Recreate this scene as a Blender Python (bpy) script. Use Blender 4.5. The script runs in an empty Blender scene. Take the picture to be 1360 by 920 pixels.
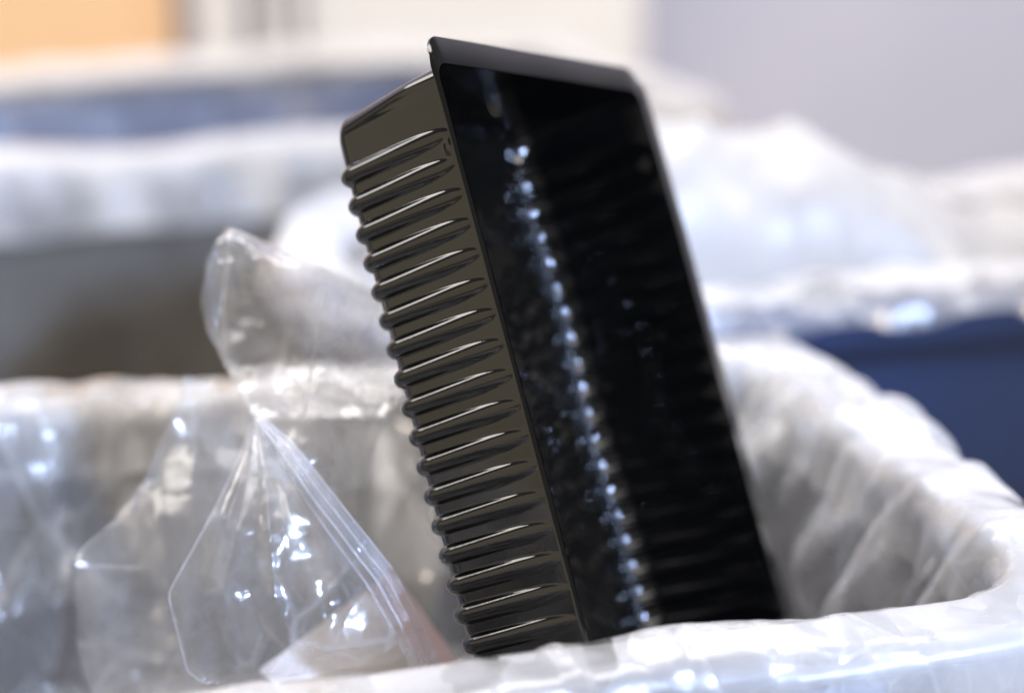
import bpy, math, numpy as np
from mathutils import Vector, Matrix

# ------------------------------------------------------------------ camera
sc = bpy.context.scene
CAM_Z, PITCH, LENS = 0.72, math.radians(17.0), 70.0
cam = bpy.data.cameras.new("camera"); cam_o = bpy.data.objects.new("camera", cam)
sc.collection.objects.link(cam_o); sc.camera = cam_o
cam_o.location = (0, 0, CAM_Z); cam_o.rotation_euler = (math.radians(90) - PITCH, 0, 0)
cam.lens = LENS; cam.sensor_width = 36.0; cam.clip_start = 0.02; cam.clip_end = 60
cam.dof.use_dof = True; cam.dof.focus_distance = 0.762; cam.dof.aperture_fstop = 2.7

# ------------------------------------------------------------------ light (indoors: lamps, no sun, no sky)
w = bpy.data.worlds.new("World"); sc.world = w; w.use_nodes = True
bg = w.node_tree.nodes["Background"]; bg.inputs[0].default_value = (1.0, 0.93, 0.86, 1); bg.inputs[1].default_value = 0.19

def area_lamp(name, loc, target, sx, sy, power, col, spread=180):
    l = bpy.data.lights.new(name, 'AREA'); l.shape = 'RECTANGLE'; l.size = sx; l.size_y = sy
    l.energy = power; l.color = col; l.spread = math.radians(spread)
    if spread < 180: l.shape = 'DISK'
    o = bpy.data.objects.new(name, l); sc.collection.objects.link(o); o.location = loc
    d = Vector(target) - Vector(loc); o.rotation_euler = d.to_track_quat('-Z', 'Y').to_euler()
    return o
area_lamp("ceiling_lamp", (0.1, 0.75, 2.4), (0.1, 0.9, 0.4), 1.6, 0.9, 15, (1.0, 0.95, 0.91))
area_lamp("ceiling_lamp_far", (-0.3, 1.9, 2.7), (-0.1, 2.6, 0.2), 3.2, 1.6, 100, (1.0, 0.96, 0.94))
area_lamp("added_rib_light", (-2.3, 2.0, 2.15), (-.05, 0.8, 0.5), 1.6, 0.8, 27, (1.0, 0.95, 0.88))  # added light, placed to draw highlights along the rib crests
area_lamp("added_left_light", (-3.4, -0.3, 0.75), (0, 0.8, 0.5), 3.4, 1.8, 11, (1.0, 0.87, 0.60))  # added panel standing in for a bright beige room, reflected in the ribbed wall
area_lamp("added_right_light", (2.9, 0.6, 1.7), (0, 0.8, 0.5), 0.36, 0.32, 48, (1.0, 0.86, 0.68))  # added warm light for the flange tone and warm glints in the tray
area_lamp("added_glint_spot", (1.3, -0.5, 1.35), (0.04, 0.90, 0.47), 0.12, 0.12, 1.9, (0.50, 0.66, 1.0), 26)  # added narrow blue spot aimed into the tray for its bead glints
area_lamp("window_light", (2.1, -0.2, 1.55), (0.05, 0.85, 0.5), 0.9, 0.7, 10, (0.36, 0.56, 1.0))

vs = sc.view_settings
vs.view_transform = 'Standard'; vs.look = 'None'; vs.exposure = 0.15; vs.gamma = 1.0; vs.use_curve_mapping = False
sc.render.resolution_x, sc.render.resolution_y = 1024, 692
sc.cycles.max_bounces = 8; sc.cycles.transparent_max_bounces = 20
sc.cycles.transmission_bounces = 6; sc.cycles.diffuse_bounces = 4; sc.cycles.glossy_bounces = 4

# ------------------------------------------------------------------ helpers
COL = sc.collection
FPX = LENS / 36.0 * 1360
CP, SP = math.cos(PITCH), math.sin(PITCH)
def cam_to_world(x, y, z):            # camera metres (right, down, forward) -> world
    return np.stack([x, CP * z - SP * y, CAM_Z - SP * z - CP * y], -1)
def at(px, py, d):                    # a point of the place at depth d metres
    px, py, d = np.asarray(px, float), np.asarray(py, float), np.asarray(d, float)
    return cam_to_world((px - 680) / FPX * d, (py - 460) / FPX * d, d)

def tag(o, label=None, cat=None, group=None, kind=None):
    if label: o["label"] = label
    if cat: o["category"] = cat
    if group: o["group"] = group
    if kind: o["kind"] = kind
    return o
def empty(name, loc=(0, 0, 0), rz=0.0):
    o = bpy.data.objects.new(name, None); COL.objects.link(o)
    o.location = loc; o.rotation_euler = (0, 0, rz); o.empty_display_size = .05
    return o
def mesh_obj(name, verts, faces, mat, parent=None, smooth=True, normals=None, local=False):
    """verts are world coordinates unless local=True"""
    v = np.asarray(verts, float)
    if parent is not None and not local:
        bpy.context.view_layer.update()
        mi = np.array(parent.matrix_world.inverted())
        v = v @ mi[:3, :3].T + mi[:3, 3]
    me = bpy.data.meshes.new(name)
    me.from_pydata(v.tolist(), [], faces if isinstance(faces, list) else faces.tolist()); me.update()
    if smooth: me.polygons.foreach_set("use_smooth", [True] * len(me.polygons))
    me.materials.append(mat)
    o = bpy.data.objects.new(name, me); COL.objects.link(o)
    if parent is not None: o.parent = parent
    if normals is not None:
        me.normals_split_custom_set_from_vertices(np.asarray(normals).tolist())
    return o
def grid_faces(nr, nc, closed=False, off=0, flip=False):
    r, c = np.meshgrid(np.arange(nr - 1), np.arange(nc if closed else nc - 1), indexing='ij')
    c2 = (c + 1) % nc
    f = np.stack([r * nc + c, r * nc + c2, (r + 1) * nc + c2, (r + 1) * nc + c], -1).reshape(-1, 4) + off
    return f[:, ::-1] if flip else f
def box_vf(x0, x1, y0, y1, z0, z1, b=0.0):
    """box with chamfered vertical and horizontal edges"""
    if b <= 0:
        v = [(x, y, z) for z in (z0, z1) for y in (y0, y1) for x in (x0, x1)]
        return v, [[0, 2, 3, 1], [4, 5, 7, 6], [0, 1, 5, 4], [2, 6, 7, 3], [0, 4, 6, 2], [1, 3, 7, 5]]
    v = []; 
    def ring(ix, z):
        a, bb, c, d = x0 + ix, x1 - ix, y0 + ix, y1 - ix
        return [(a + b, c, z), (bb - b, c, z), (bb, c + b, z), (bb, d - b, z), (bb - b, d, z), (a + b, d, z), (a, d - b, z), (a, c + b, z)]
    for ix, z in ((b, z0), (0, z0 + b), (0, z1 - b), (b, z1)): v += ring(ix, z)
    f = [list(range(7, -1, -1)), list(range(24, 32))]
    for k in range(3):
        for i in range(8):
            j = (i + 1) % 8; f.append([k * 8 + i, k * 8 + j, k * 8 + 8 + j, k * 8 + 8 + i])
    return v, f

_rng = np.random.default_rng(7)
_perm = np.concatenate([_rng.permutation(256)] * 3)
_gr = _rng.normal(size=(256, 3)); _gr /= np.linalg.norm(_gr, axis=1)[:, None]
def perlin(p):
    p = np.asarray(p, float); i = np.floor(p).astype(int); f = p - i; u = f * f * f * (f * (f * 6 - 15) + 10); i &= 255
    out = 0
    for dx in (0, 1):
        for dy in (0, 1):
            for dz in (0, 1):
                h = _perm[_perm[_perm[(i[..., 0] + dx) & 255] + ((i[..., 1] + dy) & 255)] + ((i[..., 2] + dz) & 255)]
                g = _gr[h]; d = (g * (f - np.array([dx, dy, dz]))).sum(-1)
                wx = u[..., 0] if dx else 1 - u[..., 0]; wy = u[..., 1] if dy else 1 - u[..., 1]; wz = u[..., 2] if dz else 1 - u[..., 2]
                out = out + d * wx * wy * wz
    return out
def ridged(p, octv=3):
    a, s, t = 1.0, 0.0, 0.0
    for _ in range(octv):
        s = s + a * (1 - 2.6 * np.abs(perlin(p))); t += a; a *= .5; p = p * 2.07 + 11.3
    return s / t
_cd = _rng.normal(size=(9, 3)); _cd /= np.linalg.norm(_cd, axis=1)[:, None]
def crinkle(p, freq=30., seed=0., n=9):
    """sum of straight folds in random directions: crisp ridges with flat facets between, as creased film has"""
    wv = perlin(p * freq * .22 + seed)[..., None] * .8; out = 0
    for i in range(n):
        x = (p @ _cd[i]) * freq * (.55 + .13 * i) + seed * (1 + i) + wv[..., 0]
        tri = 4 * np.abs(x - np.floor(x) - .5) - 1
        gate = np.clip(perlin(p * freq * .3 + seed + 5.7 * i) * 3.2 + .15, 0, 1)
        out = out + tri * gate / (1 + .25 * i)
    return out / 2.2
def grid_normals(G, closed):
    du = (np.roll(G, -1, 1) - np.roll(G, 1, 1)) if closed else np.gradient(G, axis=1)
    n = np.cross(du, np.gradient(G, axis=0)); return n / (np.linalg.norm(n, axis=-1, keepdims=True) + 1e-12)
def upsample(G, closed, k=2):
    """smooth cubic resampling of a grid of points"""
    def up(A, ax, cl):
        A = np.moveaxis(A, ax, 0); n = len(A); m = n * k if cl else (n - 1) * k + 1
        x = np.arange(m) / k; i = np.floor(x).astype(int); f = (x - i).reshape((-1,) + (1,) * (A.ndim - 1))
        ix = [(i + d) % n if cl else np.clip(i + d, 0, n - 1) for d in (-1, 0, 1, 2)]
        a, b, c, d = (A[j] for j in ix)
        r = b + .5 * f * (c - a + f * (2 * a - 5 * b + 4 * c - d + f * (3 * (b - c) + d - a)))
        return np.moveaxis(r, 0, ax)
    return up(up(G, 1, closed), 0, False)
def vnormals(V, F):
    n = np.zeros_like(V); a, b, c, d = (V[F[:, k]] for k in range(4))
    fn = np.cross(c - a, d - b)
    for k in range(4): np.add.at(n, F[:, k], fn)
    return n / (np.linalg.norm(n, axis=1)[:, None] + 1e-12)

# ------------------------------------------------------------------ materials
def new_mat(name):
    m = bpy.data.materials.new(name); m.use_nodes = True
    nt = m.node_tree; nt.nodes.clear()
    out = nt.nodes.new("ShaderNodeOutputMaterial")
    return m, nt, out
def node(nt, t, **kw):
    n = nt.nodes.new(t)
    for k, v in kw.items():
        if k.startswith("_"): setattr(n, k[1:], v)
        else: n.inputs[k.replace("__", " ")].default_value = v
    return n
def noise_tex(nt, scale, detail=4, rough=.55, coord="Object", stretch=None, dist=0):
    tc = nt.nodes.new("ShaderNodeTexCoord"); n = node(nt, "ShaderNodeTexNoise", Scale=scale, Detail=detail, Roughness=rough, Distortion=dist)
    if stretch:
        mp = nt.nodes.new("ShaderNodeMapping"); mp.inputs["Scale"].default_value = stretch
        nt.links.new(tc.outputs[coord], mp.inputs[0]); nt.links.new(mp.outputs[0], n.inputs[0])
    else: nt.links.new(tc.outputs[coord], n.inputs[0])
    return n
def ramp(nt, src, stops):
    r = nt.nodes.new("ShaderNodeValToRGB"); el = r.color_ramp.elements
    while len(el) < len(stops): el.new(.5)
    for e, (p, c) in zip(el, stops): e.position = p; e.color = c if len(c) == 4 else (*c, 1)
    nt.links.new(src, r.inputs[0]); return r
def plastic(name, c0, c1, rough=.4, scale=12, bump=.05, bscale=300, spec=.5):
    m, nt, out = new_mat(name)
    p = node(nt, "ShaderNodeBsdfPrincipled", Roughness=rough); p.inputs["Specular IOR Level"].default_value = spec
    n = noise_tex(nt, scale); r = ramp(nt, n.outputs[0], [(.3, c0), (.7, c1)])
    nt.links.new(r.outputs[0], p.inputs["Base Color"])
    b = noise_tex(nt, bscale, 2); bm = node(nt, "ShaderNodeBump", Strength=bump, Distance=.001)
    nt.links.new(b.outputs[0], bm.inputs["Height"]); nt.links.new(bm.outputs[0], p.inputs["Normal"])
    rr = nt.nodes.new("ShaderNodeMapRange"); rr.inputs["To Min"].default_value = rough * .75; rr.inputs["To Max"].default_value = rough * 1.3
    nt.links.new(n.outputs[0], rr.inputs[0]); nt.links.new(rr.outputs[0], p.inputs["Roughness"])
    nt.links.new(p.outputs[0], out.inputs[0]); return m
def film(name, opacity=.6, var=.15, tint=(.9, .9, .92), rough=.25, ior=1.5, transl=.5, bump=.3, bscale=45, gloss_mul=1.0, trans_tint=(1, 1, 1), facet=.45, fscale=26, lines=.30):
    """thin polythene: clear share + milky scattering share + surface gloss"""
    m, nt, out = new_mat(name); L = nt.links.new
    tr = node(nt, "ShaderNodeBsdfTransparent", Color=(*trans_tint, 1))
    df = node(nt, "ShaderNodeBsdfDiffuse", Color=(*tint, 1)); tl = node(nt, "ShaderNodeBsdfTranslucent", Color=(*tint, 1))
    mx = node(nt, "ShaderNodeMixShader", Fac=transl); L(df.outputs[0], mx.inputs[1]); L(tl.outputs[0], mx.inputs[2])
    n = noise_tex(nt, 9, 5, .6); mr = nt.nodes.new("ShaderNodeMapRange")
    mr.inputs["From Min"].default_value = .3; mr.inputs["From Max"].default_value = .7
    mr.inputs["To Min"].default_value = max(0, opacity - var); mr.inputs["To Max"].default_value = min(1, opacity + var)
    L(n.outputs[0], mr.inputs[0])
    # crumple: straight-edged facets, each tipped a little its own way, and creases whitened where the film was folded
    tc = nt.nodes.new("ShaderNodeTexCoord"); wn = node(nt, "ShaderNodeTexNoise", Scale=7.0, Detail=2.0); L(tc.outputs["Object"], wn.inputs[0])
    wm = nt.nodes.new("ShaderNodeVectorMath"); wm.operation = 'MULTIPLY_ADD'; wm.inputs[1].default_value = (.05, .05, .05)
    L(wn.outputs["Color"], wm.inputs[0]); L(tc.outputs["Object"], wm.inputs[2])
    tilt = None; edge = None
    for k, (sc_, am) in enumerate(((fscale, 1.0), (fscale * 2.7, .6))):
        mp = nt.nodes.new("ShaderNodeMapping"); mp.inputs["Rotation"].default_value = (.6 + k, .5 - k * .8, .4 + 1.3 * k); mp.inputs["Scale"].default_value = (1, .25, .7)
        L(wm.outputs[0], mp.inputs[0])
        v1 = node(nt, "ShaderNodeTexVoronoi", Scale=sc_); L(mp.outputs[0], v1.inputs["Vector"])
        v2 = node(nt, "ShaderNodeTexVoronoi", Scale=sc_, _feature='DISTANCE_TO_EDGE'); L(mp.outputs[0], v2.inputs["Vector"])
        sb = nt.nodes.new("ShaderNodeVectorMath"); sb.operation = 'SUBTRACT'; sb.inputs[1].default_value = (.5, .5, .5); L(v1.outputs["Color"], sb.inputs[0])
        sl = nt.nodes.new("ShaderNodeVectorMath"); sl.operation = 'SCALE'; sl.inputs["Scale"].default_value = facet * am; L(sb.outputs[0], sl.inputs[0])
        ed = nt.nodes.new("ShaderNodeMapRange"); ed.inputs["From Min"].default_value = .0; ed.inputs["From Max"].default_value = .045
        ed.inputs["To Min"].default_value = lines * am; ed.inputs["To Max"].default_value = 0.0; L(v2.outputs["Distance"], ed.inputs[0])
        if tilt is None: tilt, edge = sl.outputs[0], ed.outputs[0]
        else:
            ad = nt.nodes.new("ShaderNodeVectorMath"); ad.operation = 'ADD'; L(tilt, ad.inputs[0]); L(sl.outputs[0], ad.inputs[1]); tilt = ad.outputs[0]
            ae = nt.nodes.new("ShaderNodeMath"); ae.operation = 'MAXIMUM'; L(edge, ae.inputs[0]); L(ed.outputs[0], ae.inputs[1]); edge = ae.outputs[0]
    # creasing comes in patches, calm film between
    pn = node(nt, "ShaderNodeTexNoise", Scale=5.5, Detail=3.0); L(tc.outputs["Object"], pn.inputs[0])
    pr = nt.nodes.new("ShaderNodeMapRange"); pr.inputs["From Min"].default_value = .42; pr.inputs["From Max"].default_value = .62; pr.inputs["To Min"].default_value = .15
    L(pn.outputs[0], pr.inputs[0])
    em = nt.nodes.new("ShaderNodeMath"); em.operation = 'MULTIPLY'; L(edge, em.inputs[0]); L(pr.outputs[0], em.inputs[1])
    ts = nt.nodes.new("ShaderNodeVectorMath"); ts.operation = 'SCALE'; L(tilt, ts.inputs[0]); L(pr.outputs[0], ts.inputs["Scale"])
    oa = nt.nodes.new("ShaderNodeMath"); oa.operation = 'ADD'; oa.use_clamp = True; L(mr.outputs[0], oa.inputs[0]); L(em.outputs[0], oa.inputs[1])
    m1 = nt.nodes.new("ShaderNodeMixShader"); L(oa.outputs[0], m1.inputs[0]); L(tr.outputs[0], m1.inputs[1]); L(mx.outputs[0], m1.inputs[2])
    gl = node(nt, "ShaderNodeBsdfGlossy", Roughness=rough, Color=(1, 1, 1, 1)); fr = node(nt, "ShaderNodeFresnel", IOR=ior)
    ge = nt.nodes.new("ShaderNodeNewGeometry"); io = nt.nodes.new("ShaderNodeMapRange")   # same gloss on both faces of the film
    io.inputs["To Min"].default_value = ior; io.inputs["To Max"].default_value = 1 / ior
    L(ge.outputs["Backfacing"], io.inputs[0]); L(io.outputs[0], fr.inputs["IOR"])
    a = noise_tex(nt, bscale, 6, .6, dist=.6); ab = nt.nodes.new("ShaderNodeMath"); ab.operation = 'SUBTRACT'; ab.inputs[1].default_value = .5
    L(a.outputs[0], ab.inputs[0]); ab2 = nt.nodes.new("ShaderNodeMath"); ab2.operation = 'ABSOLUTE'; L(ab.outputs[0], ab2.inputs[0])
    bp = node(nt, "ShaderNodeBump", Strength=bump, Distance=.006); L(ab2.outputs[0], bp.inputs["Height"])
    na = nt.nodes.new("ShaderNodeVectorMath"); na.operation = 'ADD'; L(bp.outputs[0], na.inputs[0]); L(ts.outputs[0], na.inputs[1])
    nz = nt.nodes.new("ShaderNodeVectorMath"); nz.operation = 'NORMALIZE'; L(na.outputs[0], nz.inputs[0])
    for t in (df, tl, gl, fr): L(nz.outputs[0], t.inputs["Normal"])
    mu = nt.nodes.new("ShaderNodeMath"); mu.operation = 'MULTIPLY'; mu.inputs[1].default_value = gloss_mul; mu.use_clamp = True
    L(fr.outputs[0], mu.inputs[0])
    m2 = nt.nodes.new("ShaderNodeMixShader"); L(mu.outputs[0], m2.inputs[0]); L(m1.outputs[0], m2.inputs[1]); L(gl.outputs[0], m2.inputs[2])
    L(m2.outputs[0], out.inputs[0]); return m

M_tray = plastic("black_tray_plastic", (.0018, .0018, .0017), (.003, .0028, .0026), .07, 20, .02, 500, .75)
M_taupe = plastic("taupe_bin_plastic", (.085, .078, .068), (.115, .105, .092), .5, 6, .12, 350)
M_navy = plastic("navy_bin_plastic", (.014, .034, .108), (.020, .046, .135), .42, 6, .12, 350)
M_greyb = plastic("grey_bin_plastic", (.022, .024, .034), (.034, .036, .046), .45, 6, .12, 350)
M_liner = film("milky_liner_film", .30, .18, (.92, .91, .91), .22, 1.5, .45, .06, 90, 1.4, facet=.75, fscale=20, lines=.22)
M_liner_thin = film("thin_liner_film", .07, .05, (.92, .91, .92), .3, 1.5, .45, .04, 90, .8, facet=.25, fscale=12, lines=.06)
M_cuff = film("milky_cuff_film", .50, .16, (.87, .86, .87), .32, 1.5, .45, .06, 90, 1.0, facet=.6, fscale=13, lines=.10)
M_cuff_far = film("smooth_cuff_film", .55, .14, (.86, .85, .86), .38, 1.5, .45, .04, 60, .8, facet=.25, fscale=10, lines=.06)
M_heap = film("bunched_white_film", .74, .12, (.66, .65, .65), .35, 1.45, .35, .05, 50, .8, facet=.45, fscale=9, lines=.1)
M_clear = film("clear_cellophane", .07, .045, (.92, .92, .95), .15, 1.5, .4, .05, 40, 1.5, facet=.5, fscale=24, lines=.26)
M_haze = film("creased_cellophane", .19, .14, (.93, .93, .95), .15, 1.5, .4, .05, 40, 1.7, facet=.6, fscale=30, lines=.30)
M_label = plastic("pale_blue_label", (.16, .24, .46), (.19, .28, .52), .7, 30, spec=.05)
M_mark = plastic("dark_print", (.03, .035, .06), (.05, .05, .08), .5, 30)
M_edge = film("cellophane_edge", .55, .2, (.95, .95, 1.0), .12, 1.5, .4, .1, 60, 1.5)
M_seal = film("sealed_cellophane_seam", .20, .06, (.86, .90, 1.0), .12, 1.5, .4, .3, 120, 1.3)
M_wall = plastic("painted_wall", (.50, .52, .66), (.57, .58, .71), .7, 2, .1, 120)
M_floor = plastic("concrete_floor", (.28, .26, .22), (.38, .36, .31), .6, 4, .2, 90)
M_orange = plastic("orange_board", (.94, .62, .36), (.96, .66, .40), .6, 3, .05, 200)
M_white = plastic("white_board", (.80, .79, .80), (.86, .85, .86), .6, 3, .05, 200)
M_post = plastic("grey_post", (.42, .41, .42), (.50, .49, .50), .5, 3, .05, 200)
M_card = plastic("cream_card", (.86, .79, .75), (.90, .84, .80), .65, 60, .1, 400)
M_pink = plastic("pink_print", (.84, .62, .62), (.88, .70, .70), .6, 40, .1, 400)

# ------------------------------------------------------------------ the room: floor, wall and what stands in front of it
YAW = math.radians(15); CU, SU = math.cos(YAW), math.sin(YAW)
def uv(u, v, z=0.0): return np.array([u * CU - v * SU, u * SU + v * CU, z])
v, f = box_vf(-6, 6, -2, 8, -.05, 0)
tag(mesh_obj("floor", v, f, M_floor, smooth=False), kind="structure")
wall_root = None
v, f = box_vf(-4, 6, 2.72, 2.82, 0, 2.7)
o = mesh_obj("wall", v, f, M_wall, smooth=False); o.rotation_euler.z = YAW; tag(o, kind="structure")

def board(name, u0, u1, v0, th, z0, z1, mat, label, cat, group=None):
    e = empty(name, uv((u0 + u1) / 2, v0, z0), YAW)
    v, f = box_vf(u0, u1, v0, v0 + th, z0, z1, .004)
    v = np.array([uv(*p) for p in v]); mesh_obj("panel", v, f, mat, e, smooth=False)
    for (a, b) in ((u0 + .012, u0 + .035), (u1 - .035, u1 - .012)):
        vv, ff = box_vf(a, b, v0 - .006, v0 - .001, z0 + .02, z1 - .02, .001)
        mesh_obj("edge_strip", np.array([uv(*p) for p in vv]), ff, mat, e, smooth=False)
    tag(e, label, cat, group); return e
board("orange_board", -.60, .240, 2.55, .03, 0, .9, M_orange, "bright orange board standing blurred behind the bins", "board")
board("white_board", .265, .333, 2.60, .03, 0, .9, M_white, "narrow white board right beside the orange board", "board", "white boards along the wall")
board("white_board", .352, .402, 2.60, .03, 0, .9, M_white, "narrow white board in the middle of the three behind the bins", "board", "white boards along the wall")
board("white_board", .416, .885, 2.60, .03, 0, .9, M_white, "wide white board behind the top of the black tray", "board", "white boards along the wall")

# ------------------------------------------------------------------ bins with liners
def rr_curve(a, b, r, s):
    """point and outward normal on a rounded rectangle (half sizes a, b), s in [0,1) by arc length"""
    L1, L2, A = 2 * (a - r), 2 * (b - r), math.pi * r / 2
    seg = [L1, A, L2, A, L1, A, L2, A]; per = sum(seg)
    x = (s % 1.0) * per; P = np.zeros((len(s), 2)); N = np.zeros((len(s), 2)); acc = 0
    st = [(-(a - r), -b), None, (a, -(b - r)), None, ((a - r), b), None, (-a, (b - r)), None]
    dr = [(1, 0), None, (0, 1), None, (-1, 0), None, (0, -1), None]; nr = [(0, -1), None, (1, 0), None, (0, 1), None, (-1, 0), None]
    cc = [None, (a - r, -(b - r)), None, (a - r, b - r), None, (-(a - r), b - r), None, (-(a - r), -(b - r))]
    for k in range(8):
        m = (x >= acc) & (x < acc + seg[k] + 1e-9); t = x[m] - acc
        if k % 2 == 0:
            P[m] = np.array(st[k]) + t[:, None] * np.array(dr[k]); N[m] = nr[k]
        else:
            th = -math.pi / 2 + (k // 2) * math.pi / 2 + t / r
            n = np.stack([np.cos(th), np.sin(th)], -1); P[m] = np.array(cc[k]) + r * n; N[m] = n
        acc += seg[k]
    return P, N, per
def rr_sdf(P, a, b, r):
    q = np.abs(P) - np.array([a - r, b - r]); qm = np.maximum(q, 0); l = np.linalg.norm(qm, axis=-1)
    d = l + np.minimum(np.maximum(q[..., 0], q[..., 1]), 0) - r
    g = np.where((l > 1e-9)[..., None], qm / (l[..., None] + 1e-12), np.where((q[..., 0] > q[..., 1])[..., None], [1., 0.], [0., 1.]))
    return d, g * np.sign(P + 1e-12)

def make_bin(name, u0, u1, v0, v1, rim, mat, label, foot=0.0, turn=0.0, pivot=(0, 0), inner=None):
    a, b, r = (u1 - u0) / 2, (v1 - v0) / 2, .05
    du, dv = (u0 + u1) / 2 - pivot[0], (v0 + v1) / 2 - pivot[1]; ct, sn = math.cos(turn), math.sin(turn)
    c = uv(pivot[0] + du * ct - dv * sn, pivot[1] + du * sn + dv * ct, foot); e = empty(name, c, YAW + turn)
    tag(e, label, "bin", "lined storage bins")
    n = 120; s = np.arange(n) / n; P, N, per = rr_curve(a, b, r, s)
    def loft(prof):   # prof: list of (offset, z, scale)
        V = np.concatenate([np.c_[(P + N * o), np.full(n, z)] for o, z in prof]); return V, grid_faces(len(prof), n, True)
    h = rim - foot
    # body: outer wall, bottom, inner wall (slightly tapered)
    prof = [(-.03, .0), (-.022, .004), (.002, h - .040), (.004, h - .030), (.004, h - .003), (-.000, h - .003), (-.026, .010)]
    V, F = loft(prof[:5]); k = len(V); V = np.r_[V, [[0, 0, 0.0]]]
    mesh_obj("body", V, F.tolist() + [[k, (i + 1) % n, i] for i in range(n)], mat, e, local=True)
    V, F = loft(prof[4:]); k = len(V); V = np.r_[V, [[0, 0, .010]]]
    mesh_obj("inner_wall", V, F.tolist() + [[k, 2 * n + i, 2 * n + (i + 1) % n] for i in range(n)], inner or mat, e, local=True)
    # rim: flat flange with a turned-down lip
    V, F = loft([(.004, h - .006), (.020, h - .006), (.0195, h - .030), (.0235, h - .030), (.0240, h - .006), (.0215, h - .0005), (.002, h), (-.002, h - .002), (-.001, h - .008), (.004, h - .006)])
    mesh_obj("rim", V, F, mat, e, local=True)
    # stiffening ribs under the rim
    rib = None
    for i in range(14):
        ss = np.array([(i + .5) / 14]); p, nn, _ = rr_curve(a, b, r, ss)
        vv, ff = box_vf(-.0025, .0025, 0.0045, .0192, h - .0285, h - .0065, .0008)
        if rib is None:
            rib = bpy.data.meshes.new("rim_rib"); rib.from_pydata(vv, [], ff); rib.materials.append(mat)
        o = bpy.data.objects.new("rim_rib", rib); COL.objects.link(o); o.parent = e
        o.location = (p[0, 0], p[0, 1], 0); o.rotation_euler.z = math.atan2(nn[0, 1], nn[0, 0]) - math.pi / 2
    return e, a, b, r, h

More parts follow.
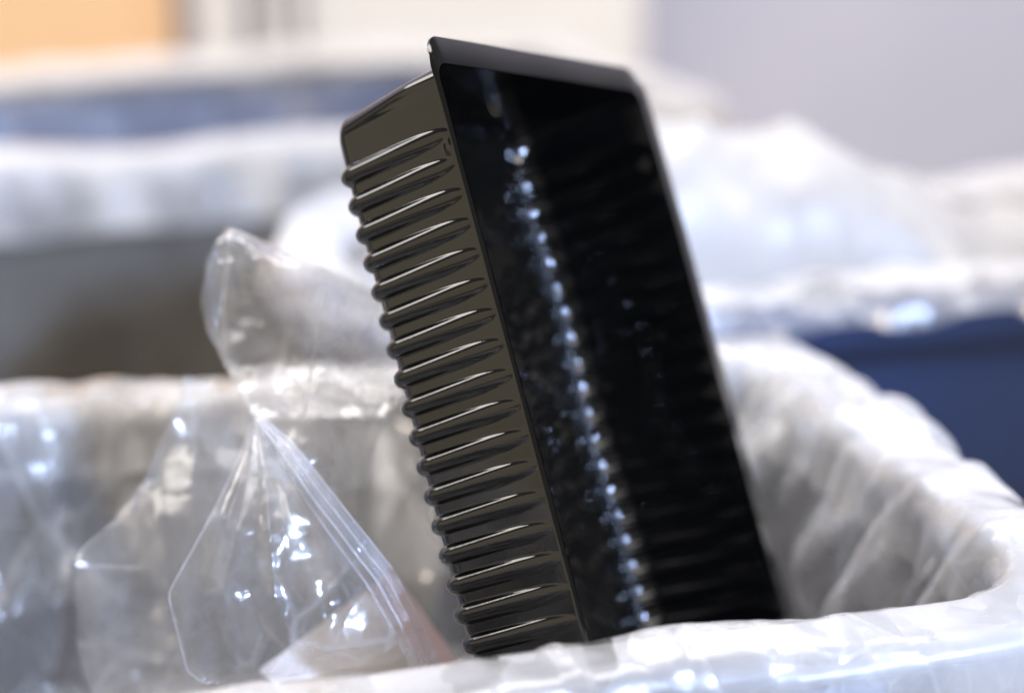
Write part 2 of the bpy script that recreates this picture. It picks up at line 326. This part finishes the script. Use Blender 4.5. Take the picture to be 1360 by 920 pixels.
def sim_liner(a, b, r, h, depth_in, over, ds, excess, seed, steps=140, iters=6, lift=.0, bottom=True, lump=.01, flange=.025, gap=0.0, crease=.0016, puff=.006, fold=.006, billow=.03, shear=.9, fq=(17, 42), near_calm=0.):
    rg = np.random.default_rng(seed)
    _, _, per = rr_curve(a, b, r, np.zeros(1))
    ns = int(per * (1 + excess) / ds); nt = int((depth_in + over + flange) / ds) + 1
    s0 = np.arange(ns) / ns; tl = np.arange(nt) * ds
    # uneven distribution of the spare film round the rim
    so = rg.uniform(0, 50)
    dens = np.exp(1.1 * perlin(np.c_[np.cos(2 * np.pi * s0) * 2.2 + so, np.sin(2 * np.pi * s0) * 2.2, 0 * s0 + 3.1]))
    sw = np.cumsum(dens); sw = sw / sw[-1]
    S, T = np.meshgrid(sw, tl); 
    S = S + .012 * perlin(np.stack([np.cos(2 * np.pi * S) * 3 + so, np.sin(2 * np.pi * S) * 3, T * 14], -1))
    P2, N2, _ = rr_curve(a, b, r, S.ravel())
    P2 = P2.reshape(nt, ns, 2); N2 = N2.reshape(nt, ns, 2)
    j_in = tl < depth_in; j_out = tl > depth_in + flange
    off = np.clip(tl - depth_in, 0, flange) - .004 + np.where(j_out, .008, 0)
    z = np.where(j_in, tl - depth_in, np.where(j_out, -(tl - depth_in - flange), .004))
    X = np.zeros((nt, ns, 3)); 
    q = np.stack([np.cos(2 * np.pi * S) * 7 + so, np.sin(2 * np.pi * S) * 7, T * 9], -1)
    amp = .016 * perlin(q) + .010 * perlin(q * 2.3 + 5) + .002 * rg.normal(size=S.shape)
    sgn = np.where(j_in, -1, 1)[:, None]
    o2 = off[:, None] + sgn * np.abs(amp)
    X[..., :2] = P2 + N2 * o2[..., None]
    X[..., 2] = z[:, None] + np.where(~j_in & ~j_out, 1, .3)[:, None] * np.abs(amp)
    V = np.zeros_like(X)
    pin = X[0].copy()
    def con(A, B, rest, k, comp=True, kc=None):
        d = B - A; l = np.linalg.norm(d, axis=-1, keepdims=True) + 1e-9
        e = (l - rest) / l
        if kc is not None: e = np.where(e > 0, e * k, e * kc)
        else: e = e * k
        return .5 * e * d
    inz = j_in[:, None]; outz = j_out[:, None]; rimz = ~(inz | outz)
    for st in range(steps):
        V *= .93; V[..., 2] -= .00022; 
        if lift: V[..., 2] += np.where(rimz, lift, 0)
        Xo = X.copy(); X = X + V
        for it in range(iters):
            C = np.zeros_like(X)
            for sh, k in ((1, .9), ):
                c = con(X, np.roll(X, -sh, 1), ds * sh, k); C += c; C -= np.roll(c, sh, 1)
            c = con(X[:-1], X[1:], ds, .9); C[:-1] += c; C[1:] -= c
            R = np.roll(X, -1, 1); dd = ds * 1.4142
            c = con(X[:-1], R[1:], dd, .35); C[:-1] += c; C[1:] -= np.roll(c, 1, 1)
            c = con(X[1:], R[:-1], dd, .35); C[1:] += c; C[:-1] -= np.roll(c, 1, 1)
            for sh, kb in ((2, .25), (4, .10)):
                c = con(X, np.roll(X, -sh, 1), ds * sh, 0, kc=kb); C += c; C -= np.roll(c, sh, 1)
                c = con(X[:-sh], X[sh:], ds * sh, 0, kc=kb); C[:-sh] += c; C[sh:] -= c
            X = X + C * .42
            # contact with the bin wall
            d, g = rr_sdf(X[..., :2], a, b, r)
            low = X[..., 2] < .0025 + gap
            pen = np.where(inz & low & (d > -.004 - gap), d + .004 + gap, 0) + np.where(outz & low & (d < flange + .003 + gap), d - flange - .003 - gap, 0)
            X[..., :2] -= g * pen[..., None]
            up = rimz & low & (d > -.006) & (d < flange + .004)
            X[..., 2] = np.where(up, .0025 + gap, X[..., 2])
            X[0, :, 2] = pin[0, 2] if pin.ndim == 1 else pin[:, 2]
        V = (X - Xo)
        fr = (rimz & (X[..., 2] < .006)); V[fr] *= .5
        sp = np.linalg.norm(V, axis=-1, keepdims=True); V *= np.minimum(1, .006 / (sp + 1e-9))
    # slack film: puffs along the rim, slanting gathers, then crisp creases
    sm = np.arange(ns) * ds; SM, TM = np.meshgrid(sm, tl)
    pin_s = np.minimum(1, np.minimum(SM, ns * ds - SM) / .1)
    ci = np.exp(-((TM - depth_in - flange * .5) / .035) ** 2)
    puf = np.clip(perlin(np.stack([np.cos(2 * np.pi * SM / (ns * ds)) * ns * ds * 1.1 + so, np.sin(2 * np.pi * SM / (ns * ds)) * ns * ds * 1.1, 0 * SM + 2.2], -1)) + .25, 0, 1)
    X[..., 2] += puff * 2 * puf * ci
    fd = ridged(np.stack([SM * 13 + TM * 9, TM * 6 - SM * 3.5, 0 * SM + so], -1), 3)
    nm = near_calm * np.clip(np.minimum(SM / (ns * ds) / .03, (.34 - SM / (ns * ds)) / .04), 0, 1)      # the front side is pulled taut
    fd = np.clip(fd, -.3, 1) * pin_s * np.clip(TM / .03, 0, 1) * (1 - .6 * nm)
    for _ in range(8): X = X + (.5 * nm * np.clip((TM - depth_in + .05) / .03, 0, 1))[..., None] * ((np.roll(X, 1, 1) + np.roll(X, -1, 1)) * .5 - X)
    nn = grid_normals(X, True); sg = np.sign((nn[..., 2] * rimz).sum()) or 1.0
    X = X + nn * sg * (fold * (fd + .3))[..., None]
    bl = np.clip(perlin(np.stack([np.cos(2 * np.pi * SM / (ns * ds)) * ns * ds * .8 + so, np.sin(2 * np.pi * SM / (ns * ds)) * ns * ds * .8, TM * 7 + 4], -1)) * 1.4 + .25, 0, 1)
    _, gg = rr_sdf(X[..., :2], a, b, r)
    X[..., :2] -= gg * (billow * bl * np.clip((depth_in - TM - .008) / .05, 0, 1))[..., None]
    rows = [X]
    if bottom:     # the bag's base, lumpy over what lies in it
        nb = 14; c0 = np.array([0, 0, X[0, :, 2].mean()])
        B = []
        for k in range(nb, 0, -1):
            t = k / nb; core = np.stack([np.clip(X[0, :, 0] * .35, -(a - b), a - b), 0 * X[0, :, 1], 0 * X[0, :, 2] + c0[2]], -1)
            p = X[0] * (1 - t) + core * t
            p[:, 2] += -.018 * math.sin(min(1, t * 2.5) * math.pi / 2) + lump * perlin(np.c_[p[:, 0] * 16 + so, p[:, 1] * 16, 0 * p[:, 0]]) * min(1, t * 3) * 2
            B.append(p)
        rows = [np.array(B), X]
    G = np.concatenate(rows)
    G = upsample(G, True, 3 if ds < .008 else 2)
    # long slanting creases across the rim, a few finer ones, and calm stretches between them
    nr2, nc2 = G.shape[:2]; k2 = nc2 / ns; nbot = nr2 - (nt - 1) * k2 - 1
    TT, SS = np.meshgrid((np.arange(nr2) - nbot) * ds / k2, np.arange(nc2) * ds / k2, indexing='ij')
    calm = np.clip(perlin(np.stack([SS * 4.5 + seed, TT * 6, 0 * SS + 1.5], -1)) * 2.6 + .60, .40, 1)
    ps = np.minimum(1, np.minimum(SS, ns * ds - SS) / .08)
    long1 = crinkle(np.stack([SS + shear * TT, .22 * TT, 0 * SS + seed], -1), fq[0], seed * 1.3, 6)
    long2 = crinkle(np.stack([SS - .5 * shear * TT, .45 * TT, 0 * SS + seed], -1), fq[1], seed * 2.1, 6)
    fr_ = SS / (ns * ds); calm = calm * (1 - .35 * np.clip(np.minimum(fr_ / .04, (.34 - fr_) / .05), 0, 1) * near_calm)
    calm = calm * (1 + 1.1 * np.exp(-((fr_ - .40) / .07) ** 2) * near_calm)
    c2 = (2.6 * long1 + .9 * long2) * ps * calm + .16 * crinkle(G, 75, seed * 2.3) * calm
    G = G + grid_normals(G, True) * (crease * c2)[..., None]
    G[..., 2] += h
    return G
def add_sheet(name, G, mat, parent, closed=True, subsurf=1, local=True):
    nr, nc = G.shape[:2]
    o = mesh_obj(name, G.reshape(-1, 3), grid_faces(nr, nc, closed), mat, parent, local=local)
    if subsurf:
        m = o.modifiers.new("smooth", 'SUBSURF'); m.levels = subsurf; m.render_levels = subsurf
    return o
def liner(name, bin_e, dims, mat, label, cuff=None, cuff_mat=None, group="bin liners", **kw):
    a, b, r, h = dims
    e = empty(name, bin_e.location, bin_e.rotation_euler.z); tag(e, label, "liner", group)
    add_sheet("liner_film", sim_liner(a, b, r, h, **kw), mat, e, True, 0)
    if cuff: add_sheet("folded_cuff", sim_liner(a, b, r, h, bottom=False, gap=.004, **cuff), cuff_mat or M_cuff, e, True, 0)
    return e

b1, *d1 = make_bin("storage_bin", -.19, .388, .622, .945, .400, M_greyb, "bin in front, holding the black tray and the clear bag")
liner("bin_liner", b1, d1, M_liner, "milky liner folded over the rim of the bin holding the tray", depth_in=.125, over=.075, ds=.0065, excess=.15, seed=3, steps=130, crease=.0022, fold=.010, puff=.002, billow=.07, shear=1.1, near_calm=1.,
      cuff=dict(depth_in=.025, over=.06, ds=.0065, excess=.12, seed=8, steps=110, crease=.0022, fold=.001, puff=.002, shear=-1.6, fq=(8, 22), near_calm=1.))
def rim_label():
    h = .400
    vv, ff = box_vf(.058, .20, -d1[1] - .0262, -d1[1] - .0246, h - .027, h - .007, .0004)
    lb = mesh_obj("rim_label", vv, ff, M_label, b1, smooth=False, local=True)
    for u in (.0816, .1266, .165):
        vv, ff = box_vf(u - .0012, u + .0012, -d1[1] - .0270, -d1[1] - .0263, h - .024, h - .009, .0002)
        mesh_obj("printed_mark", vv, ff, M_mark, lb, smooth=False, local=True)
rim_label()
b4, *d4 = make_bin("storage_bin", .20, .86, 1.055, 1.275, .400, M_navy, "navy blue bin on the right, behind the one with the tray")
liner("bin_liner", b4, d4, M_liner, cuff_mat=M_cuff_far, label="white liner over the navy bin on the right", depth_in=.09, over=.018, ds=.010, excess=.10, seed=11, steps=80,
      cuff=dict(depth_in=.04, over=.014, ds=.010, excess=.10, seed=13, steps=70))
b2, *d2 = make_bin("storage_bin", -.40, .62, 1.61, 2.00, .400, M_taupe, "farthest bin with blurred white liner at the upper left", turn=math.radians(8.5), pivot=(.34, 1.61), inner=M_navy)
liner("bin_liner", b2, d2, M_liner_thin, cuff_mat=M_cuff_far, label="blurred white liner over the farthest bin at upper left", depth_in=.20, over=.20, ds=.013, excess=.08, seed=5, steps=80,
      cuff=dict(depth_in=.006, over=.055, ds=.012, excess=.10, seed=6, steps=70, puff=.008))

# heap of bunched film bulging out of the right-hand bin
def film_heap():
    U0, V0, Z0 = .51, 1.163, .30
    e = empty("film_heap", uv(U0, V0, Z0), YAW)
    tag(e, "bunched white plastic film bulging high out of the navy bin", "plastic film")
    n, m = 200, 110
    U, Vv = np.meshgrid(np.linspace(-.285, .30, n), np.linspace(-.098, .098, m))
    ex = (1 - np.abs(np.where(U < 0, U / .29, U / .305)) ** 6) * (1 - np.abs(Vv / .0995) ** 3); ex = np.clip(ex, 0, 1) ** .28
    prof = np.interp(U + U0, [.21, .25, .32, .40, .49, .55, .63, .80], [.450, .466, .480, .486, .486, .462, .416, .408]) - Z0
    q = np.stack([U, Vv, 0 * U + 2], -1)
    z = ex * (prof + .022 * perlin(q * 9)) + ex * (.030 * crinkle(q, 9, 2., 6) + .013 * crinkle(q, 22, 4.))
    G = np.stack([U + .02 * perlin(q * 9 + 9) * ex, Vv + .02 * perlin(q * 9 + 19) * ex, z], -1)
    add_sheet("film", G, M_heap, e, closed=False, subsurf=0)
film_heap()

# ------------------------------------------------------------------ the black ribbed tray
def make_tray():
    ex, ey, ez = np.array([.5191, -.0431, .8537]), np.array([.2563, .9606, -.1074]), np.array([.8154, -.2745, -.5096])
    og = np.array([-.0700, -.0667, .7975]) - .0043 * ex
    ey /= np.linalg.norm(ey); ez = ez - ey * (ez @ ey); ez /= np.linalg.norm(ez); ex = np.cross(ey, ez) * np.sign(np.cross(ey, ez) @ ex)
    W, Y0, Y1, D, DR, RH = .1682, -.0272, .255, .061, .0071, .0034
    def to_world(p):
        c = og + p[..., :1] * ex + p[..., 1:2] * ey + p[..., 2:] * ez
        return cam_to_world(c[..., 0], c[..., 1], c[..., 2])
    e = empty("plastic_tray", to_world(np.array([W / 2, Y1, D / 2])))
    tag(e, "glossy black plastic tray with ribbed sides standing tilted in the bin", "tray")
    R, TH = .007, .0005
    # perimeter samples with outward normals; sides: 0 near long, 1 far end(top), 2 far long, 3 bottom end
    pts, nrm, part = [], [], []
    NL, NSH, NC = 520, 60, 12
    def line(p, q, n, nn, k):
        for i in range(n): t = i / n; pts.append((p[0] + (q[0] - p[0]) * t, p[1] + (q[1] - p[1]) * t)); nrm.append(nn); part.append(k)
    def arc(c, a0, n, k0, k1):
        for i in range(n):
            th = a0 + i / n * math.pi / 2; nn = (math.cos(th), math.sin(th)); pts.append((c[0] + R * nn[0], c[1] + R * nn[1])); nrm.append(nn); part.append(k0 if i < n / 2 else k1)
    line((R, Y0), (W - R, Y0), NSH, (0, -1), 1); arc((W - R, Y0 + R), -math.pi / 2, NC, 1, 2)
    line((W, Y0 + R), (W, Y1 - R), NL, (1, 0), 2); arc((W - R, Y1 - R), 0, NC, 2, 3)
    line((W - R, Y1), (R, Y1), NSH, (0, 1), 3); arc((R, Y1 - R), math.pi / 2, NC, 3, 0)
    line((0, Y1 - R), (0, Y0 + R), NL, (-1, 0), 0); arc((R, Y0 + R), math.pi, NC, 0, 1)
    pts, nrm, part = np.array(pts), np.array(nrm), np.array(part); n = len(pts)
    # profile: rim -> wall -> fillet -> base; (inset, z, profile normal out, profile normal z)
    rows = []
    FR = .009
    for t in np.linspace(0, 1, 34):
        z = D + (FR - D) * t; rows.append((DR * (1 - z / D), z, 1.0, 0.0, 0.0))
    i0 = DR * (1 - FR / D)
    for a in np.linspace(0, math.pi / 2, 12)[1:]:
        rows.append((i0 + FR * (1 - math.cos(a)), FR - FR * math.sin(a), math.cos(a), -math.sin(a), 0.0))
    nw = len(rows)
    for t in (.03, .07, .12, .17, .22, .28, .34, .40, .46, .52, .58, .64, .70, .76, .82, .88, .94, .995): rows.append((i0 + FR, 0.0, 0.0, -1.0, t))
    G = np.zeros((len(rows), n, 3))
    side = (np.abs(nrm[:, 0]) > .999)
    y = pts[:, 1]; kk = np.round(y / .012); dy = y - kk * .012
    ok = side & (kk >= 0) & (kk <= 18)
    RH0 = RH; RH = np.where(nrm[:, 0] > 0, .0050, RH0)
    for k, (ins, z, no, nz, t) in enumerate(rows):
        iy = ins - .45 * min(ins, DR); rad = max(R - ins, min(.010, .004 + .5 * ins))          # ends lean out less than the sides
        x0, x1, ya, yb = ins, W - ins - .006 * min(1, ins / DR), Y0 + iy, Y1 - iy
        isx, isy = np.abs(nrm[:, 0]) > .9999, np.abs(nrm[:, 1]) > .9999
        px_ = np.where(nrm[:, 0] < 0, x0 + rad + rad * nrm[:, 0], x1 - rad + rad * nrm[:, 0])
        py_ = np.where(nrm[:, 1] < 0, ya + rad + rad * nrm[:, 1], yb - rad + rad * nrm[:, 1])
        px_ = np.where(isy, np.clip(pts[:, 0], x0 + rad, x1 - rad), px_); py_ = np.where(isx, np.clip(pts[:, 1], ya + rad, yb - rad), py_)
        p = np.stack([px_, py_], -1)
        hgt = RH * max(0.0, 1 - z / D) + .0003 if t == 0 else 0 * RH
        tip = max(0.0, 1 - (z / (D - .0025)) ** 7)
        hw = np.where(nrm[:, 0] > 0, .0059, .0038) * math.sqrt(tip) + 1e-6
        prof = np.clip(1 - (dy / hw) ** 2, 0, 1) ** np.where(nrm[:, 0] > 0, .62, .66)
        rib = np.where(ok, hgt * prof * tip ** .3, 0)
        if t > 0: rib = np.where(ok, RH * np.clip(1 - (dy / np.where(nrm[:, 0] > 0, .0059, .0038)) ** 2, 0, 1) ** np.where(nrm[:, 0] > 0, .62, .66) * max(0, 1 - t / .10), 0)
        # small stacking lugs near the rim
        for (cy, sd) in ((.006, -1), (.006, 1)):
            rib = rib + np.where(np.sign(nrm[:, 0]) == sd, .0010 * np.exp(-((y - cy) / .0040) ** 2 - ((z - (D - .004)) / .002) ** 2) * (t == 0), 0)
        # gentle hollow crease by the end of the wall
        rib = rib - np.where(side & (t == 0), .0012 * np.exp(-((y - (Y0 + R + .001)) / .002) ** 2) * (1 - z / D), 0)
        q = p + nrm * rib[:, None] * no
        zz = z + nz * rib * (.75 if t == 0 else .75)
        if t > 0:
            core = np.stack([np.full(n, W / 2), np.clip(y, Y0 + W / 2, Y1 - W / 2)], -1)
            q = p * (1 - t) + core * t
            zz = zz + .0020 * perlin(np.c_[q * 55, 0 * q[:, :1] + 3.3]) * np.clip((t - .10) / .08, 0, 1) + .0010 * np.clip((t - .2) / .06, 0, 1) + (.0005 * np.sin(q[:, 0] * 1050) * np.sin(q[:, 1] * 1050)) * np.clip((t - .2) / .1, 0, 1)
        G[k, :, :2] = q; G[k, :, 2] = zz
    # slight warping of the thin sheet
    warp = .0009 * perlin(np.stack([G[..., 0] * 18, G[..., 1] * 14, G[..., 2] * 20], -1))
    wav = .0022 * np.sin((G[..., 1] - .03) * 2 * np.pi / .115) * np.clip((D - G[..., 2]) / D, 0, 1) * np.clip((G[..., 0] - .06) / .08, 0, 1)
    G[..., 0] += warp + wav; G[..., 2] += warp * .6
    nr = len(rows); V = G.reshape(-1, 3); F = grid_faces(nr, n, True)
    N = vnormals(V, F)
    cen = V - np.array([W / 2, (Y0 + Y1) / 2, D])
    if (N * cen).sum() < 0: N = -N
    fl = to_world(V); Nw = to_world(N) - to_world(np.zeros(3))
    inner = to_world(V - N * TH)
    # orientation test for outward winding
    f0 = F[n * 5 + 30]; fn = np.cross(fl[f0[2]] - fl[f0[0]], fl[f0[3]] - fl[f0[1]])
    Fo = F if fn @ Nw[f0[0]] > 0 else F[:, ::-1]
    rowi = F.min(1) // n; rowi = F[:, 0] // n; coli = F[:, 0] % n
    def shell(name, mask):
        ff = Fo[mask]; used = np.unique(ff); mp = np.full(len(V), -1); mp[used] = np.arange(len(used)); k = len(used)
        fa = mp[ff]; fb = mp[ff[:, ::-1]] + k
        return mesh_obj(name, np.r_[fl[used], inner[used]], np.r_[fa, fb].tolist(), M_tray, e, normals=np.r_[Nw[used], -Nw[used]])
    wallm = rowi < nw - 4
    shell("side_wall", wallm & (part[coli] == 0)); shell("side_wall", wallm & (part[coli] == 2))
    shell("end_wall", wallm & (part[coli] == 1)); shell("end_wall", wallm & (part[coli] == 3))
    shell("base", ~wallm)
    # rim flange: wide at the ends, narrow along the sides
    xo0, xo1, yo0, yo1 = -.0006, W + .0110, Y0 - .0122, Y1 + .0122
    cx, cy = pts[:, 0], pts[:, 1]
    outx = np.where(nrm[:, 0] < 0, -.0014, .0052); outy = np.full(n, .0135)
    ring_in = np.c_[pts, np.full(n, D)] + np.c_[G[0] - np.c_[pts, np.full(n, D)]]
    # outer outline: rectangle with small corner radius, matched sample by sample
    ox = np.where(nrm[:, 0] < -.01, xo0 + (1 + nrm[:, 0]) * .010, np.where(nrm[:, 0] > .01, xo1 - (1 - nrm[:, 0]) * .014, cx))
    oy = np.where(nrm[:, 1] < -.01, yo0 + (1 + nrm[:, 1]) * .016, np.where(nrm[:, 1] > .01, yo1 - (1 - nrm[:, 1]) * .016, cy))
    ox = np.where(np.abs(nrm[:, 0]) <= .01, np.interp(cx, [R, W - R], [xo0 + .010, xo1 - .014]), ox)
    ring_out = np.stack([ox, oy, G[0, :, 2]], -1)
    cup = np.where(np.abs(nrm[:, 1]) > .5, .0016, .0004)
    prof = []
    for t in (0, .12, .35, .6, .85, 1.0):
        p = ring_in * (1 - t) + ring_out * t; p[:, 2] += -.001 * t - cup * t * t; prof.append(p)
    for dz, t in ((-.0009, 1.0), (-.0009, .9), (-.0008, .1)):
        p = ring_in * (1 - t) + ring_out * t; p[:, 2] += dz - .001 * t - cup * t * t; prof.append(p)
    Gf = np.array(prof)
    fo = mesh_obj("rim_flange", to_world(Gf).reshape(-1, 3), grid_faces(len(prof), n, True).tolist(), M_tray, e)
    fo.data.set_sharp_from_angle(angle=math.radians(32))
make_tray()

# ------------------------------------------------------------------ clear cellophane bag
def sheet_from_rows(rows, nr, nc, crumple=.003, freq=30, seed=0., thick=.02, tube=True, sharp=2):
    """rows: (left px, left py, right px, right py, depth, bulge). A film tube (front and back) or a single curved sheet."""
    rows = np.array(rows, float); tk = np.linspace(0, 1, len(rows)); tt = np.linspace(0, 1, nr)
    def cs(col):
        y = rows[:, col]; d = np.gradient(y, tk); out = np.zeros(nr)
        for i, t in enumerate(tt):
            k = min(len(tk) - 2, int(np.searchsorted(tk, t, 'right') - 1)); h = tk[k + 1] - tk[k]; x = (t - tk[k]) / h
            out[i] = (2*x**3-3*x*x+1)*y[k] + (x**3-2*x*x+x)*h*d[k] + (-2*x**3+3*x*x)*y[k+1] + (x**3-x*x)*h*d[k+1]
        return out
    lx, ly, rx, ry, dp, bl = (.75 * np.interp(tt, tk, rows[:, i]) + .25 * cs(i) for i in range(6))
    Lw, Rw = at(lx, ly, dp), at(rx, ry, dp)
    wdt = Rw - Lw; fwd = np.array([0, CP, -SP])
    if tube:
        a = np.linspace(0, 2, nc, endpoint=False); sx = np.where(a < 1, a, 2 - a); sz = np.where(a < 1, -1, 1) * 4 * sx * (1 - sx)
    else:
        a = np.linspace(0, 1, nc); sx, sz = a, -np.sin(a * np.pi)
    G = Lw[:, None] + wdt[:, None] * sx[None, :, None] + fwd * (bl[:, None, None] * thick * sz[None, :, None])
    q = G * freq + seed
    n = ridged(q, sharp) ; n2 = perlin(q * .5 + 7)
    edge = 1.0 if tube else np.sin(np.clip(np.minimum(a, 1 - a) * 12, 0, 1) * np.pi / 2)[None, :]
    fall = np.clip(bl, .15, 1)[:, None] * edge
    G = G + fwd * ((crumple * (n - .45) + crumple * 1.5 * n2) * fall)[..., None]
    side = np.array([1., 0, 0]); up = np.array([0, 0, 1.])
    G = G + side * (crumple * .7 * perlin(q + 31) * fall)[..., None] + up * (crumple * .5 * perlin(q + 61) * fall)[..., None]
    return G
def tube_along(P, rad, n=6):
    """thin tube along a polyline of points"""
    P = np.asarray(P); T = np.gradient(P, axis=0); T /= np.linalg.norm(T, axis=1)[:, None] + 1e-12
    A = np.cross(T, [0.31, .2, .93]); A /= np.linalg.norm(A, axis=1)[:, None]; B = np.cross(T, A)
    th = np.arange(n) / n * 2 * np.pi
    return P[:, None] + rad * (np.cos(th)[None, :, None] * A[:, None] + np.sin(th)[None, :, None] * B[:, None])
def make_bag():
    FW = np.array([0, CP, -SP])
    e = empty("clear_bag", at(330, 900, .84)); tag(e, "crumpled clear cellophane bag standing up left of the black tray", "bag")
    top = [(303, 303, 314, 305, .86, .2), (286, 322, 372, 330, .86, .5), (271, 350, 436, 356, .86, .8), (267, 398, 500, 392, .865, 1), (280, 440, 540, 438, .87, 1),
           (298, 482, 545, 490, .87, .9), (318, 522, 530, 530, .86, .7), (338, 556, 510, 556, .85, .45), (334, 590, 496, 600, .848, .5), (330, 630, 488, 650, .846, .6)]
    G = sheet_from_rows(top, 200, 200, .002, 22, 3.3, .016)
    t = np.linspace(0, 1, 200)[:, None]; am = np.clip(t * 9, 0, 1) * (1 - .5 * np.exp(-((t - .78) / .06) ** 2))
    sd = np.where(np.arange(200) < 100, 0., .37)[None, :, None]; rim = np.clip(np.abs(((np.arange(200) % 100) - 50) / 50 * -1) * -6 + 6, .25, 1)[None, :]
    H = G + sd
    G = G + FW * ((.0085 * crinkle(H, 28, 1.3, 6) + .0036 * crinkle(H, 62, 3.3) + .0010 * crinkle(H, 150, 2.1)) * am * rim)[..., None]
    G = G + np.array([1., 0, .4]) * (.0035 * crinkle(G, 30, 6.1, 6) * am)[..., None]
    add_sheet("bag_top", G, M_haze, e, True, 0, local=False)
    for cp in ([(436, 384, .842), (424, 440, .838), (412, 500, .836), (403, 560, .832)], [(312, 306, .852), (372, 332, .846), (436, 358, .846), (500, 394, .85)]):  # white ribbons paint long bright highlight streaks onto the bag top
        cp = np.array(cp); tt = np.linspace(0, 1, 40); kk = np.linspace(0, 1, len(cp)); c3 = [np.interp(tt, kk, cp[:, i]) for i in range(3)]
        Lp = at(c3[0], c3[1], c3[2]); wd = (.0002 + .0008 * np.sin(np.pi * tt) * (.6 + .4 * np.sin(tt * 23)))[:, None] * np.array([[1., 0, .15]])
        Lp = Lp + FW * (.001 * crinkle(Lp, 60, 2.2))[:, None]
        add_sheet("crease", np.stack([Lp - wd, Lp - FW * .0012, Lp + wd], 1), M_edge, e, False, 0, local=False)
    sk = [(238, 500, 436, 540, .875, .3), (222, 560, 450, 590, .87, .5), (186, 640, 470, 650, .86, .8), (150, 690, 480, 700, .855, .9), (98, 744, 500, 752, .850, 1), (100, 756, 510, 770, .850, 1), (106, 850, 540, 850, .858, 1), (122, 940, 560, 940, .87, 1)]
    G = sheet_from_rows(sk, 160, 180, .003, 14, 8.1, .018)
    H = G + np.where(np.arange(180) < 90, 0., .41)[None, :, None]
    G = G + FW * (.0075 * crinkle(H, 20, 7.7, 6) + .0012 * crinkle(H, 55, 2.3))[..., None]
    G = G + np.array([1., 0, .4]) * (.0040 * crinkle(G, 24, 3.1, 6))[..., None]
    add_sheet("bag_body", G, M_clear, e, True, 0, local=False)
    k = int(160 * .60); add_sheet("fold_edge", tube_along(G[k, 2:22] - FW * .0005, .0002), M_edge, e, True, 0, local=False)  # milky tube stands in for the glint along the fold
    fl = [(336, 556, 346, 556, .826, .2), (313, 618, 398, 625, .817, .6), (272, 700, 452, 702, .808, 1), (224, 788, 506, 776, .804, 1), (238, 848, 536, 850, .805, .9), (250, 890, 470, 886, .805, .6), (272, 906, 330, 904, .805, .2)]
    G = sheet_from_rows(fl, 130, 120, .002, 30, 1.7, .02, tube=False)
    a = np.linspace(0, 1, 120)[None, :]; t = np.linspace(0, 1, 130)[:, None]
    tri = np.abs(((a * 4.2 + .3) % 1) - .5) * 2
    G = G + FW * ((.009 * tri * np.exp(-((a - .36) / .26) ** 2) + .0035 * crinkle(G, 34, 4.4, 6) + .0012 * crinkle(G, 90, 1.4)) * np.clip(t * 2, 0, 1))[..., None]
    add_sheet("folded_flap", G, M_clear, e, False, 0, local=False)
    add_sheet("flap_edge", tube_along(np.concatenate([G[2:, 0], G[-1, 1:60]]), .00022), M_edge, e, True, 0, local=False)  # whiter bead painted in for light caught on the cut edge
    path = [(338, 556, 352, 556, .822, 1), (362, 600, 392, 592, .812, 1), (398, 652, 430, 640, .805, 1), (440, 712, 476, 698, .802, 1), (485, 772, 522, 756, .802, 1), (530, 850, 566, 836, .806, 1), (560, 920, 596, 910, .812, 1)]
    G = sheet_from_rows(path, 160, 48, .0014, 40, 5.5, .004, tube=False)
    a = np.linspace(0, 1, 48)[None, :]; G = G + FW * (.0007 * np.abs(np.sin(a * np.pi * 6)) + .0006 * crinkle(G, 60, 2.))[..., None]
    add_sheet("sealed_seam", G, M_seal, e, False, 0, local=False)
    for c in (0, 16, 32, 47):
        add_sheet("seam_line", tube_along(G[:, c] - FW * .0004, .0003), M_edge, e, True, 0, local=False)
make_bag()

# ------------------------------------------------------------------ pink-edged card lying in the bin
def make_card():
    c = [at(520, 758, .875), at(628, 905, .86), at(455, 1010, .835), at(345, 890, .85)]
    e = empty("printed_card", c[2]); tag(e, "cream card with a pinkish edge lying behind the clear bag", "card")
    c = np.array(c); nrm = np.cross(c[1] - c[0], c[3] - c[0]); nrm /= np.linalg.norm(nrm)
    def slab(a0, a1, b0, b1, z0, z1):
        def p(a, b, z): return c[0] * (1 - a) * (1 - b) + c[1] * a * (1 - b) + c[2] * a * b + c[3] * (1 - a) * b + nrm * z
        v = [p(a, b, z) for z in (z0, z1) for b in (b0, b1) for a in (a0, a1)]
        return v, [[0, 2, 3, 1], [4, 5, 7, 6], [0, 1, 5, 4], [2, 6, 7, 3], [0, 4, 6, 2], [1, 3, 7, 5]]
    v, f = slab(0, 1, 0, 1, -.0015, .0015); mesh_obj("card_sheet", v, f, M_card, e, smooth=False)
    for s in (-1, 1):
        z0, z1 = sorted((s * .0017, s * .0021)); v, f = slab(.0, 1, .0, .20, z0, z1); mesh_obj("printed_border", v, f, M_pink, e, smooth=False)
make_card()
